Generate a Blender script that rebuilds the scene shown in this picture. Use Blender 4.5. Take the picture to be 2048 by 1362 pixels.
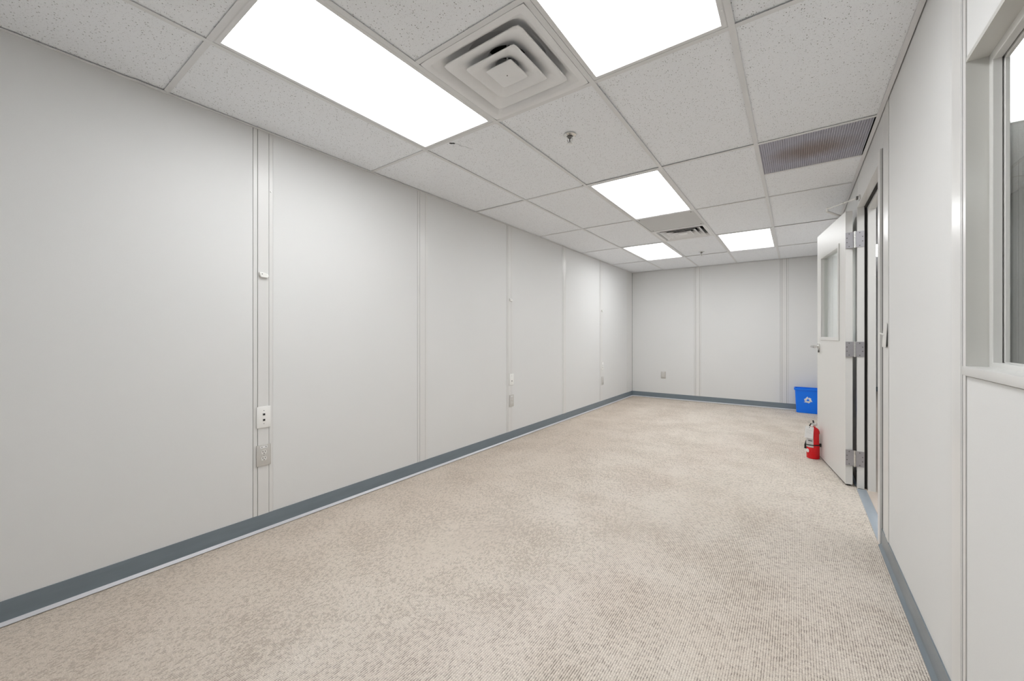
import bpy, bmesh, math, random
from mathutils import Vector, Matrix

random.seed(7)
scene = bpy.context.scene
COL = scene.collection
for o in list(bpy.data.objects):
    bpy.data.objects.remove(o, do_unlink=True)

# ------------------------------------------------------------------ camera, world, exposure
W, YF, YB, H = 3.059, 7.82, -0.75, 2.456          # room: width, far wall, rear wall, ceiling height
cam_d = bpy.data.cameras.new('camera')
cam_d.sensor_fit = 'HORIZONTAL'
cam_d.sensor_width = 36.0
cam_d.lens = 36.0 * 789.14 / 2048.0
cam_d.shift_y = -(681.0 - 672.03) / 2048.0
cam_d.clip_start = 0.02
cam = bpy.data.objects.new('camera', cam_d)
COL.objects.link(cam)
cam.location = (2.658, 0.0, 1.196)
cam.rotation_euler = (math.pi / 2, 0.0, 0.6232)
scene.camera = cam

world = bpy.data.worlds.new('world')
scene.world = world
world.use_nodes = True
world.node_tree.nodes['Background'].inputs[0].default_value = (0.9, 0.95, 1.0, 1)
world.node_tree.nodes['Background'].inputs[1].default_value = 0.05

vs = scene.view_settings
vs.view_transform = 'Standard'
vs.look = 'None'
vs.gamma = 1.0
vs.use_curve_mapping = False
vs.exposure = 0.0
LAMP = 8.5                                          # radiance of the fluorescent lenses
LAMP_CORRIDOR = 10.0

# ------------------------------------------------------------------ node helpers / materials
def srgb(r, g, b):
    f = lambda c: (c / 255 / 12.92) if c / 255 <= 0.04045 else ((c / 255 + 0.055) / 1.055) ** 2.4
    return (f(r), f(g), f(b), 1.0)

class NT:
    def __init__(s, name):
        s.m = bpy.data.materials.new(name)
        s.m.use_nodes = True
        s.t = s.m.node_tree
        s.n = s.t.nodes
        s.b = s.n['Principled BSDF']
    def add(s, typ, ins=None, **kw):
        nd = s.n.new(typ)
        for k, v in kw.items():
            setattr(nd, k, v)
        for k, v in (ins or {}).items():
            if hasattr(v, 'is_output'):
                s.t.links.new(v, nd.inputs[k])
            else:
                nd.inputs[k].default_value = v
        return nd
    def math(s, op, a, b=None, c=None, clamp=False):
        ins = {0: a}
        if b is not None: ins[1] = b
        if c is not None: ins[2] = c
        nd = s.add('ShaderNodeMath', ins, operation=op)
        nd.use_clamp = clamp
        return nd.outputs[0]
    def mix(s, f, a, b):
        nd = s.add('ShaderNodeMix', data_type='RGBA')
        for i, v in ((0, f), (6, a), (7, b)):
            if hasattr(v, 'is_output'): s.t.links.new(v, nd.inputs[i])
            else: nd.inputs[i].default_value = v
        return nd.outputs[2]
    def rng(s, v, a, b, c=0.0, d=1.0):
        return s.add('ShaderNodeMapRange', {0: v, 1: a, 2: b, 3: c, 4: d}).outputs[0]
    def set(s, **kw):
        for k, v in kw.items():
            i = s.b.inputs[k.replace('_', ' ')]
            if hasattr(v, 'is_output'): s.t.links.new(v, i)
            else: i.default_value = v
        return s
    def bump(s, h, strength, dist):
        nd = s.add('ShaderNodeBump', {'Strength': strength, 'Distance': dist, 'Height': h})
        s.t.links.new(nd.outputs[0], s.b.inputs['Normal'])
    def pos(s):
        return s.add('ShaderNodeNewGeometry').outputs['Position']
    def noise(s, vec, scale, detail=2.0, rough=0.5):
        return s.add('ShaderNodeTexNoise', {'Vector': vec, 'Scale': scale, 'Detail': detail, 'Roughness': rough}).outputs['Fac']
    def scaled(s, vec, x, y, z):
        nd = s.add('ShaderNodeMapping', {'Vector': vec})
        nd.inputs['Scale'].default_value = (x, y, z)
        return nd.outputs[0]

def plain(name, col, rough=0.5, metal=0.0, var=0.04, bump=0.0, scale=60.0, spec=0.5):
    m = NT(name)
    p = m.add('ShaderNodeTexCoord').outputs['Object']
    n = m.noise(p, scale, 3.0)
    dark = tuple(c * (1 - var) for c in col[:3]) + (1,)
    light = tuple(min(1, c * (1 + var)) for c in col[:3]) + (1,)
    m.set(Base_Color=m.mix(n, dark, light), Roughness=rough, Metallic=metal, Specular_IOR_Level=spec)
    if bump:
        m.bump(n, bump, 0.001)
    return m.m

MAT = {}
def build_materials():
    # vinyl covered wall panel: fine woven relief
    m = NT('vinyl_wall_panel')
    p = m.pos()
    fine = m.noise(p, 420.0, 2.0)
    weave = m.noise(m.scaled(p, 60, 60, 900), 1.0, 2.0)
    big = m.noise(p, 1.3, 2.0)
    c = m.mix(big, srgb(228, 228, 227), srgb(231, 231, 230))
    c = m.mix(m.rng(fine, 0.3, 0.7, 0, 0.10), c, srgb(204, 204, 202))
    m.set(Base_Color=c, Roughness=0.62, Specular_IOR_Level=0.25)
    m.bump(m.math('ADD', fine, weave), 0.12, 0.0006)
    MAT['panel'] = m.m
    MAT['batten'] = plain('batten_enamel', srgb(227, 226, 224), 0.30, var=0.015, scale=8)
    MAT['dark_gap'] = plain('dark_gap', srgb(42, 39, 36), 0.8)
    MAT['frame'] = plain('frame_enamel', srgb(224, 223, 220), 0.28, var=0.015, scale=12)
    # window reveal: gloss enamel with a light orange peel
    m = NT('gloss_enamel')
    p = m.pos()
    n = m.noise(p, 160.0, 2.0)
    m.set(Base_Color=srgb(212, 211, 206), Roughness=0.16)
    m.bump(n, 0.10, 0.0012)
    MAT['gloss'] = m.m
    MAT['door'] = plain('door_enamel', srgb(226, 225, 222), 0.42, var=0.012, scale=3, spec=0.4)

    # fissured mineral ceiling tile
    m = NT('fissured_ceiling_tile')
    p = m.pos()
    warp = m.add('ShaderNodeVectorMath', {0: p, 1: m.add('ShaderNodeTexNoise', {'Vector': p, 'Scale': 90.0}).outputs['Color']}, operation='MULTIPLY_ADD')
    warp.inputs[1].default_value = (1, 1, 1)
    nz = m.add('ShaderNodeTexNoise', {'Vector': p, 'Scale': 110.0, 'Detail': 1.0})
    off = m.add('ShaderNodeVectorMath', {0: nz.outputs['Color']}, operation='SCALE'); off.inputs['Scale'].default_value = 0.006
    pw = m.add('ShaderNodeVectorMath', {0: p, 1: off.outputs[0]}, operation='ADD').outputs[0]
    flat = m.scaled(pw, 1, 1, 0)
    def dots(scale, thr, keep):
        v = m.add('ShaderNodeTexVoronoi', {'Vector': m.scaled(flat, 1.0, 0.8, 1.0), 'Scale': scale}, feature='F1')
        near = m.rng(v.outputs['Distance'], thr * 0.6, thr, 1.0, 0.0)
        on = m.math('LESS_THAN', m.add('ShaderNodeSeparateColor', {0: v.outputs['Color']}).outputs[0], keep)
        return m.math('MULTIPLY', near, on)
    d1 = dots(105.0, 0.22, 0.62)
    d2 = dots(230.0, 0.27, 0.48)
    spots = m.math('MAXIMUM', d1, m.math('MULTIPLY', d2, 0.55))
    base = m.mix(m.noise(p, 3.0), srgb(247, 249, 252), srgb(249, 251, 254))
    fine = m.noise(p, 500.0, 2.0)
    base = m.mix(m.rng(fine, 0.35, 0.65, 0.0, 0.10), base, srgb(218, 219, 220))
    m.set(Base_Color=m.mix(m.math('MULTIPLY', spots, 0.85), base, srgb(96, 92, 86)), Roughness=0.9, Specular_IOR_Level=0.1)
    m.bump(m.math('SUBTRACT', fine, m.math('MULTIPLY', spots, 2.0)), 0.25, 0.001)
    MAT['tile'] = m.m
    MAT['tee'] = plain('tee_enamel', srgb(229, 229, 229), 0.45, var=0.012)
    MAT['diffuser_metal'] = plain('diffuser_enamel', srgb(240, 240, 240), 0.42, var=0.015)
    MAT['grey_plate'] = plain('grey_sheet_metal', srgb(206, 206, 205), 0.5, var=0.02, scale=5)
    MAT['duct'] = plain('dark_duct', srgb(30, 28, 26), 0.9)

    # eggcrate return grille with a brown dust stain in the middle
    m = NT('eggcrate_grille')
    p = m.add('ShaderNodeTexCoord').outputs['Object']
    wob = m.noise(p, 9.0, 3.0)
    q = m.add('ShaderNodeVectorMath', {0: m.scaled(p, 3.6, 5.4, 0)}, operation='LENGTH').outputs['Value']
    st = m.rng(m.math('ADD', q, m.math('MULTIPLY', m.math('SUBTRACT', wob, 0.5), 0.5)), 0.30, 1.0, 0.62, 0.0)
    c = m.mix(st, srgb(212, 211, 221), srgb(158, 134, 116))
    m.set(Base_Color=c, Roughness=0.7)
    MAT['grille'] = m.m
    MAT['filter'] = plain('grey_filter', srgb(120, 116, 122), 0.9, var=0.15, scale=25)

    # looped rib carpet
    m = NT('ribbed_carpet')
    p = m.pos()
    sx = m.add('ShaderNodeSeparateXYZ', {0: p})
    P = 0.0085
    ph = m.math('DIVIDE', sx.outputs[0], P)
    row = m.math('FLOOR', ph)
    frac = m.math('FRACT', ph)
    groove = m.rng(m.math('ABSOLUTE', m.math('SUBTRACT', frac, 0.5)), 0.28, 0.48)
    rid = m.math('MULTIPLY', row, 5.37)
    dash = m.noise(m.add('ShaderNodeCombineXYZ', {0: rid, 1: m.math('MULTIPLY', sx.outputs[1], 46.0), 2: 0.0}).outputs[0], 1.0, 3.0, 0.6)
    loop = m.noise(m.scaled(p, 330.0, 230.0, 1.0), 1.0, 3.0, 0.65)
    yarn = m.noise(m.add('ShaderNodeCombineXYZ', {0: rid, 1: m.math('MULTIPLY', sx.outputs[1], 120.0), 2: 3.0}).outputs[0], 1.0, 2.0)
    patch = m.noise(p, 2.3, 4.0, 0.6)
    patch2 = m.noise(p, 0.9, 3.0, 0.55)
    dk = m.rng(m.math('ADD', dash, m.math('MULTIPLY', m.math('SUBTRACT', patch, 0.5), 0.30)), 0.47, 0.60)
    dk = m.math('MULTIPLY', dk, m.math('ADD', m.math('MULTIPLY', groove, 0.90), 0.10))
    base = m.mix(m.rng(m.math('ADD', m.math('MULTIPLY', loop, 0.75), m.math('MULTIPLY', yarn, 0.25)), 0.36, 0.64), srgb(200, 188, 176), srgb(250, 243, 233))
    base = m.mix(m.rng(m.math('ADD', patch, patch2), 0.9, 1.35, 0.0, 0.35), base, srgb(204, 186, 168))
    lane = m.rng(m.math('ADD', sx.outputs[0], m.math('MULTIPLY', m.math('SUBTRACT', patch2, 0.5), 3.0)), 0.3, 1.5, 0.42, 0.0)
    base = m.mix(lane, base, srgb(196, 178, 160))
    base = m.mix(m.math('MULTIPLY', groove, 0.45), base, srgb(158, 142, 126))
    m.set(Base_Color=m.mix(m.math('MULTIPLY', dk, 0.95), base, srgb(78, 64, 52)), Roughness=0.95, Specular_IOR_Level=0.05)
    m.bump(loop, 0.45, 0.0015)
    MAT['carpet'] = m.m

    # cove base rubber, scuffed
    m = NT('cove_base_rubber')
    p = m.pos()
    n = m.noise(m.scaled(p, 4, 4, 30), 1.0, 4.0)
    m.set(Base_Color=m.mix(n, srgb(110, 121, 129), srgb(126, 137, 145)), Roughness=0.22)
    MAT['base'] = m.m

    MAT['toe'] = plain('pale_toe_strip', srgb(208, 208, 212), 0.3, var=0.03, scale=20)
    MAT['threshold'] = plain('grey_vinyl_threshold', srgb(160, 170, 179), 0.34, var=0.05, scale=30)
    # corridor plank vinyl
    m = NT('vinyl_planks')
    p = m.pos()
    n = m.noise(m.scaled(p, 7, 1.0, 1), 3.0, 4.0)
    m.set(Base_Color=m.mix(n, srgb(196, 180, 164), srgb(222, 210, 198)), Roughness=0.25)
    MAT['plank'] = m.m

    MAT['white_plastic'] = plain('white_plastic', srgb(246, 245, 242), 0.3, var=0.01)
    MAT['grey_plate_metal'] = plain('brushed_outlet_plate', srgb(206, 203, 198), 0.35, 0.15, var=0.03, scale=150)
    MAT['grey_plastic'] = plain('light_grey_plastic', srgb(228, 226, 222), 0.35, var=0.01)
    MAT['black'] = plain('black_plastic', srgb(24, 22, 22), 0.45)
    MAT['steel'] = plain('hinge_steel', srgb(178, 176, 180), 0.38, 0.75, var=0.06, scale=40)
    MAT['chrome'] = plain('satin_chrome', srgb(222, 221, 218), 0.18, 0.9, var=0.02)
    MAT['red'] = plain('red_enamel', srgb(226, 8, 26), 0.25, var=0.03)
    MAT['paper'] = plain('white_paper', srgb(240, 240, 240), 0.7, var=0.02, scale=30)
    MAT['label'] = plain('grey_label', srgb(205, 203, 203), 0.5, var=0.12, scale=80)
    MAT['blue'] = plain('blue_plastic', (0.0, 0.20, 1.0, 1), 0.35, var=0.03)
    MAT['screw'] = plain('screw_head', srgb(120, 118, 116), 0.4, 0.6)
    MAT['shade'] = plain('dark_slot', srgb(30, 28, 28), 0.6)

    # panes: thin clear glass
    m = NT('clear_glass')
    bf = m.add('ShaderNodeNewGeometry').outputs['Backfacing']
    fr = m.add('ShaderNodeFresnel', {'IOR': m.rng(bf, 0.0, 1.0, 1.5, 1 / 1.5)}).outputs[0]
    tr = m.add('ShaderNodeBsdfTransparent', {'Color': (0.94, 0.96, 0.95, 1)})
    gl = m.add('ShaderNodeBsdfGlossy', {'Color': (1, 1, 1, 1), 'Roughness': 0.01})
    mx = m.add('ShaderNodeMixShader', {0: fr, 1: tr.outputs[0], 2: gl.outputs[0]})
    m.t.links.new(mx.outputs[0], m.n['Material Output'].inputs[0])
    MAT['glass'] = m.m

    for key, st in (('lens', LAMP), ('lens_corridor', LAMP_CORRIDOR)):
        m = NT(key)
        m.set(Base_Color=(0.9, 0.9, 0.9, 1), Roughness=0.5, Emission_Color=(0.965, 0.985, 1.0, 1), Emission_Strength=st)
        MAT[key] = m.m
build_materials()

# ------------------------------------------------------------------ mesh helpers
def box(bm, x0, x1, y0, y1, z0, z1):
    vsx = [bm.verts.new(p) for p in ((x0, y0, z0), (x1, y0, z0), (x1, y1, z0), (x0, y1, z0),
                                     (x0, y0, z1), (x1, y0, z1), (x1, y1, z1), (x0, y1, z1))]
    for f in ((0, 3, 2, 1), (4, 5, 6, 7), (0, 1, 5, 4), (1, 2, 6, 5), (2, 3, 7, 6), (3, 0, 4, 7)):
        bm.faces.new([vsx[i] for i in f])
    return bm

def nb():
    return bmesh.new()

def boxes(*bs, bevel=0.0, seg=2):
    bm = nb()
    for b in bs:
        box(bm, *b)
    if bevel:
        bmesh.ops.bevel(bm, geom=bm.edges[:], offset=bevel, segments=seg, affect='EDGES', profile=0.5, clamp_overlap=True)
    return bm

def loft(bm, loops, close_start=False, close_end=False):
    rings = [[bm.verts.new(p) for p in lp] for lp in loops]
    n = len(rings[0])
    for a, b in zip(rings, rings[1:]):
        for i in range(n):
            bm.faces.new((a[i], a[(i + 1) % n], b[(i + 1) % n], b[i]))
    if close_start: bm.faces.new(rings[0][::-1])
    if close_end: bm.faces.new(rings[-1])
    return bm

def sq_loop(a, p, z, n=96, cx=0.0, cy=0.0):
    out = []
    for i in range(n):
        t = 2 * math.pi * i / n
        c, s = math.cos(t), math.sin(t)
        r = a if p <= 2 else a / ((abs(c) ** p + abs(s) ** p) ** (1.0 / p))
        out.append((cx + r * c, cy + r * s, z))
    return out

def lathe(bm, prof, n=24, cx=0, cy=0):
    loops = [[(cx + r * math.cos(2 * math.pi * i / n), cy + r * math.sin(2 * math.pi * i / n), z) for i in range(n)] for r, z in prof]
    return loft(bm, loops, True, True)

def bar(bm, p, q, r, n=10, r2=None):
    p, q = Vector(p), Vector(q)
    d = (q - p).normalized()
    u = d.orthogonal().normalized()
    v = d.cross(u)
    r2 = r if r2 is None else r2
    loops = [[tuple(c + (u * math.cos(2 * math.pi * i / n) + v * math.sin(2 * math.pi * i / n)) * rr) for i in range(n)]
             for c, rr in ((p, r), (q, r2))]
    return loft(bm, loops, True, True)

def path_tube(bm, pts, r, n=8):
    pts = [Vector(p) for p in pts]
    loops = []
    for i, p in enumerate(pts):
        d = (pts[min(i + 1, len(pts) - 1)] - pts[max(i - 1, 0)]).normalized()
        u = d.cross(Vector((0.13, 0.31, 0.94))).normalized()
        v = d.cross(u)
        loops.append([tuple(p + (u * math.cos(2 * math.pi * k / n) + v * math.sin(2 * math.pi * k / n)) * r) for k in range(n)])
    return loft(bm, loops, True, True)

def xf(bm, mat):
    bmesh.ops.transform(bm, matrix=mat, verts=bm.verts[:])
    return bm

def obj(name, bm, mat, parent=None, smooth=False, loc=None, rot=None, angle=35):
    bmesh.ops.recalc_face_normals(bm, faces=bm.faces[:])
    me = bpy.data.meshes.new(name)
    bm.to_mesh(me)
    bm.free()
    me.materials.append(MAT[mat])
    if smooth:
        me.shade_smooth()
        me.set_sharp_from_angle(angle=math.radians(angle))
    o = bpy.data.objects.new(name, me)
    COL.objects.link(o)
    if parent: o.parent = parent
    if loc: o.location = loc
    if rot: o.rotation_euler = rot
    return o

def copy_obj(src, parent=None, loc=None):
    c = src.copy()
    COL.objects.link(c)
    if parent: c.parent = parent
    if loc: c.location = loc
    return c

def tag(o, label, cat, group=None, kind=None):
    o['label'] = label
    o['category'] = cat
    if group: o['group'] = group
    if kind: o['kind'] = kind
    return o

def thing(name, loc, label, cat, group=None, kind=None, rotz=0.0):
    o = bpy.data.objects.new(name, None)
    o.empty_display_size = 0.1
    COL.objects.link(o)
    o.location = loc
    o.rotation_euler = (0, 0, rotz)
    return tag(o, label, cat, group, kind)

# wall frames: local (t along wall, n out of wall into the room, z)
def frame_left(t0, t1, n0, n1, z0, z1):  return (n0, n1, t0, t1, z0, z1)
def frame_far(t0, t1, n0, n1, z0, z1):   return (t0, t1, YF - n1, YF - n0, z0, z1)
def frame_right(t0, t1, n0, n1, z0, z1): return (W - n1, W - n0, t0, t1, z0, z1)

# ------------------------------------------------------------------ structure: walls
ZT = H + 0.03
def add_panel(fr, parent, t0, t1, z0=0.0, z1=ZT):
    return obj('wall_panel', boxes(fr(t0, t1, -0.012, 0.0, z0, z1)), 'panel', parent)

def add_batten(fr, parent, c, z0=0.0, z1=ZT):
    b = obj('batten', boxes(fr(c - 0.055, c - 0.0332, -0.012, 0.0015, z0, z1), fr(c + 0.0335, c + 0.055, -0.012, 0.0015, z0, z1)), 'batten', parent)
    obj('cover_strip', boxes(fr(c - 0.0304, c + 0.0310, -0.012, 0.003, z0, z1), bevel=0.001, seg=1), 'batten', b)
    return b

LB = [-0.213, 1.077, 2.352, 3.648, 4.962, 6.264]       # left wall battens
wl = tag(obj('wall_left', boxes((-0.09, -0.0121, YB - 0.1, YF + 0.1, 0, ZT)), 'dark_gap'),
         'long left wall of pale grey vinyl panels joined by vertical battens', 'wall', kind='structure')
edges = [YB] + [e for c in LB for e in (c - 0.0574, c + 0.0564)] + [7.52]
for a, b in zip(edges[0::2], edges[1::2]):
    add_panel(frame_left, wl, a, b)
for c in LB:
    add_batten(frame_left, wl, c)
obj('corner_strip', boxes(frame_left(7.525, 7.612, -0.012, 0.0028, 0, ZT)), 'batten', wl)
obj('corner_strip', boxes(frame_left(7.617, YF - 0.004, -0.012, 0.001, 0, ZT)), 'batten', wl)

FB = [1.208, 2.509]
wf = tag(obj('wall_far', boxes((-0.09, W + 0.1, YF + 0.0121, YF + 0.09, 0, ZT)), 'dark_gap'),
         'far end wall of three wide pale grey panels with two battens', 'wall', kind='structure')
edges = [0.004] + [e for c in FB for e in (c - 0.0574, c + 0.0564)] + [W]
for a, b in zip(edges[0::2], edges[1::2]):
    add_panel(frame_far, wf, a, b)
for c in FB:
    add_batten(frame_far, wf, c)

tag(obj('wall_rear', boxes((-0.09, W + 0.1, YB - 0.09, YB, 0, ZT)), 'panel'),
    'pale grey end wall behind the camera', 'wall', kind='structure')

# right wall, pierced by the window and the doorway
WY0, WY1, WZ0, WZ1 = 0.42, 1.694, 1.096, 1.988          # window opening
DY0, DY1, DZ = 3.10, 4.10, 2.205                        # doorway
XC = 3.142                                               # corridor face of the wall
core = [(W + 0.0121, XC, YB - 0.1, WY0 - 0.0105, 0, ZT), (W + 0.0121, XC, WY0, WY1, 0, WZ0 - 0.01), (W + 0.0121, XC, WY0, WY1, WZ1 + 0.0125, ZT),
        (W + 0.0121, XC, WY1 + 0.0105, DY0, 0, ZT), (W + 0.0121, XC, DY0, DY1 + 0.04, DZ + 0.03, ZT), (W + 0.0121, XC, DY1 + 0.04, YF + 0.1, 0, ZT)]
wr = tag(obj('wall_right', boxes(*core), 'dark_gap'),
         'right wall of pale grey panels holding the window and the open doorway', 'wall', kind='structure')
add_panel(frame_right, wr, YB, WY0 - 0.004)
add_panel(frame_right, wr, WY0, WY1 - 0.006, 0, 1.080)
add_panel(frame_right, wr, WY0, WY1 - 0.006, WZ1, ZT)
obj('window_post', boxes(frame_right(WY1, 1.7165, -0.012, 0.0015, 0, ZT)), 'batten', wr)
obj('cover_strip', boxes(frame_right(1.719, 1.724, -0.012, 0.003, 0, ZT)), 'batten', wr)
obj('cover_strip', boxes(frame_right(1.7265, 1.808, -0.012, 0.004, 0, ZT), bevel=0.0015, seg=2), 'batten', wr)
add_panel(frame_right, wr, 1.811, 2.855)
obj('cover_strip', boxes(frame_right(2.861, 2.945, -0.012, 0.003, 0, ZT), bevel=0.001, seg=1), 'batten', wr)
obj('cover_strip', boxes(frame_right(2.946, 3.027, -0.012, 0.001, 0, ZT)), 'batten', wr)
obj('shadow_gap', boxes(frame_right(3.0440, 3.0498, -0.012, 0.0003, 0.101, 2.262)), 'shade', wr)  # black strip on the jamb side, painted in as the gap's shade
add_panel(frame_right, wr, 3.0505, 4.182, DZ + 0.014, ZT)
add_panel(frame_right, wr, 3.028, 3.0495, 2.263, ZT)
add_panel(frame_right, wr, 4.14, 4.185, 0, DZ + 0.013)
add_panel(frame_right, wr, 4.192, 5.43)
add_batten(frame_right, wr, 5.488)
add_panel(frame_right, wr, 5.546, 6.73)
add_batten(frame_right, wr, 6.788)
add_panel(frame_right, wr, 6.846, YF)

# ------------------------------------------------------------------ floor
def carpet():
    bm = nb()
    P = 0.0085
    x0, x1 = -0.002, 3.056
    i0, i1 = math.floor(x0 / P), math.ceil(x1 / P)
    xs = []
    for i in range(i0, i1):
        for k, h in ((0.0, -0.0016), (0.2, -0.00025), (0.5, 0.0), (0.8, -0.00025)):
            xs.append(((i + k) * P, h))
    xs = [(x, h) for x, h in xs if x0 <= x <= x1]
    ys = [YB - 0.02, 0.5, 2.0, 3.5, 5.0, 5.8] + [6.0 + 0.05 * k for k in range(32)] + [YF + 0.01]
    def lift(x, y):
        a = 0.012 * math.exp(-((x - 1.05) / 0.22) ** 2 - ((y - 6.75 + 0.25 * (x - 1.0)) / 0.09) ** 2)
        b = 0.016 * math.exp(-((x - 1.45) / 0.3) ** 2 - ((y - 6.78 - 0.10 * (x - 1.5)) / 0.10) ** 2)
        return a + b
    grid = [[bm.verts.new((x, y, h + lift(x, y))) for x, h in xs] for y in ys]
    for r0, r1 in zip(grid, grid[1:]):
        for a, b, c, d in zip(r0, r0[1:], r1[1:], r1):
            bm.faces.new((a, b, c, d))
    return bm
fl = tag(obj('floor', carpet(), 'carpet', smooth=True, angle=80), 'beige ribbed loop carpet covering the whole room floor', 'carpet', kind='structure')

# ------------------------------------------------------------------ baseboards (coved rubber)
def extrude_profile(fr, t0, t1, prof):
    bm = nb()
    loops = []
    for t in (t0, t1):
        lp = []
        for n, z in prof:
            b = fr(t, t, n, n, z, z)
            lp.append((b[0], b[2], b[4]))
        loops.append(lp)
    return loft(bm, loops, True, True)
def cove(fr, t0, t1, name, label, toe=None):
    prof = [(0.0, 0.102), (0.0046, 0.102), (0.0052, 0.099), (0.0053, 0.0235), (0.0056, 0.0205), (0.0064, 0.0185)]
    strip = [(0.0060, 0.0180), (0.0178, 0.0062), (0.0190, 0.0046), (0.0182, 0.0036), (0.0125, 0.0030), (0.0125, -0.002)]
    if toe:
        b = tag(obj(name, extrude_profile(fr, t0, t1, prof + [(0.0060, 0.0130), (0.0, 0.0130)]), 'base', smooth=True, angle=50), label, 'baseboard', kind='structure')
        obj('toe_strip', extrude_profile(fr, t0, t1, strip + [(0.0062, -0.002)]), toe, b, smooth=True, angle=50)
        return b
    return tag(obj(name, extrude_profile(fr, t0, t1, prof + strip + [(0.0, -0.002)]), 'base', smooth=True, angle=50), label, 'baseboard', kind='structure')
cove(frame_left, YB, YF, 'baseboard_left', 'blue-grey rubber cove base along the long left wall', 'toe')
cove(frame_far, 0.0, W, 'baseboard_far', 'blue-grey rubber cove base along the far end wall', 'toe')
cove(frame_right, YB, 3.047, 'baseboard_right', 'blue-grey rubber cove base under the window up to the doorway')
cove(frame_right, 4.15, YF, 'baseboard_right', 'blue-grey rubber cove base behind the open door')

# ------------------------------------------------------------------ ceiling grid
G = [0.0, 0.618, 1.2276, 1.8372, 2.4468, W]
R = lambda k: 1.8318 + (k - 1) * 1.2192
ce = tag(obj('ceiling', boxes((-0.09, W + 0.1, YB - 0.1, YF + 0.1, H + 0.16, H + 0.20)), 'dark_gap'),
         'suspended ceiling of white speckled tiles in a metal grid', 'ceiling', kind='structure')

# column -> row breaks; special cells leave the tile out
cols = {0: [YB, R(0), R(1), R(2), R(3), R(4), R(5), YF],
        1: [YB, R(0), R(1), R(2), R(3), R(4), R(5), YF],
        2: [YB, R(-0.5), R(0.5), R(1), R(2), R(3), R(3.5), R(4), R(5), YF],
        3: [YB, R(0), R(1), R(2), R(3), R(4), R(5), YF],
        4: [YB, R(0), R(1), R(2), R(2.5), R(3), R(4), R(5), YF]}
special = {(1, 1), (1, 5), (2, 2), (2, 4), (2, 5), (2, 6), (3, 1), (3, 5), (4, 3)}
tile_mesh = {}
tiles = {}
for ci, br in cols.items():
    x0, x1 = G[ci], G[ci + 1]
    for ri, (y0, y1) in enumerate(zip(br, br[1:])):
        if (ci, ri) in special: continue
        sx, sy = x1 - x0 - 0.008, y1 - y0 - 0.008
        key = (round(sx, 3), round(sy, 3))
        loc = ((x0 + x1) / 2, (y0 + y1) / 2, H + 0.004 + random.choice((0, 0, 0.001, 0.003)))
        if key not in tile_mesh:
            o = obj('ceiling_tile', boxes((-sx / 2, sx / 2, -sy / 2, sy / 2, 0, 0.016)), 'tile', ce, loc=loc)
            tile_mesh[key] = o
        else:
            o = copy_obj(tile_mesh[key], ce, loc)
        o.rotation_euler = (random.uniform(-0.0012, 0.0012), random.uniform(-0.002, 0.002), 0)
        tiles[(ci, ri)] = o
for x in G[1:5]:
    obj('main_tee', boxes((x - 0.012, x + 0.012, YB, YF, H - 0.0008, H + 0.0012), (x - 0.0015, x + 0.0015, YB, YF, H + 0.0012, H + 0.035)), 'tee', ce)
ct = None
for ci, br in cols.items():
    for y in br[1:-1]:
        x0, x1 = G[ci] + (0.012 if ci else 0.02), G[ci + 1] - (0.012 if ci < 4 else 0.02)
        obj('cross_tee', boxes((x0, x1, y - 0.012, y + 0.012, H - 0.0004, H + 0.0012), (x0, x1, y - 0.0015, y + 0.0015, H + 0.0012, H + 0.03)), 'tee', ce)
obj('wall_angle', boxes((0.0005, 0.021, YB, YF, H - 0.0012, H + 0.0006), (0.0005, 0.0025, YB, YF, H + 0.0006, H + 0.025)), 'tee', ce)
obj('wall_angle', boxes((W - 0.024, W - 0.0045, YB, YF, H - 0.004, H + 0.0006), (W - 0.006, W - 0.0045, YB, YF, H + 0.0006, H + 0.025)), 'tee', ce)
obj('wall_angle', boxes((0.02, W - 0.02, YF - 0.021, YF - 0.0035, H - 0.0010, H + 0.0006)), 'tee', ce)
# splice of the left wall angle by the first cross tee
obj('angle_splice', boxes((0.0225, 0.030, 0.485, 0.606, H - 0.003, H - 0.0010)), 'tee', ce)

# chip and crack in the tile beside the first light
def blob(pts, z0, z1):
    bm = nb()
    loft(bm, [[(x, y, z0) for x, y in pts], [(x, y, z1) for x, y in pts]], True, True)
    return bm
tt = tiles[(1, 2)]
def tile_local(o, x, y): return (x - o.location.x, y - o.location.y)
chip = [tile_local(tt, x, y) for x, y in ((0.812, 1.862), (0.822, 1.857), (0.833, 1.868), (0.843, 1.874), (0.845, 1.884), (0.834, 1.889), (0.826, 1.880), (0.815, 1.876))]
obj('chip', blob(chip, -0.0006, 0.001), 'shade', tt)
cr = [(0.842, 1.885), (0.852, 1.910), (0.851, 1.925), (0.860, 1.948), (0.868, 1.960), (0.872, 1.985), (0.880, 2.005)]
crk = [tile_local(tt, x - 0.0012, y) for x, y in cr] + [tile_local(tt, x + 0.0012, y + 0.002) for x, y in reversed(cr)]
obj('crack', blob(crk, -0.0005, 0.001), 'screw', tt)
obj('chip', blob([tile_local(tt, x, y) for x, y in ((1.200, 3.030), (1.214, 3.026), (1.2155, 3.038), (1.206, 3.037))], -0.0012, 0.001), 'shade', tt)

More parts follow.
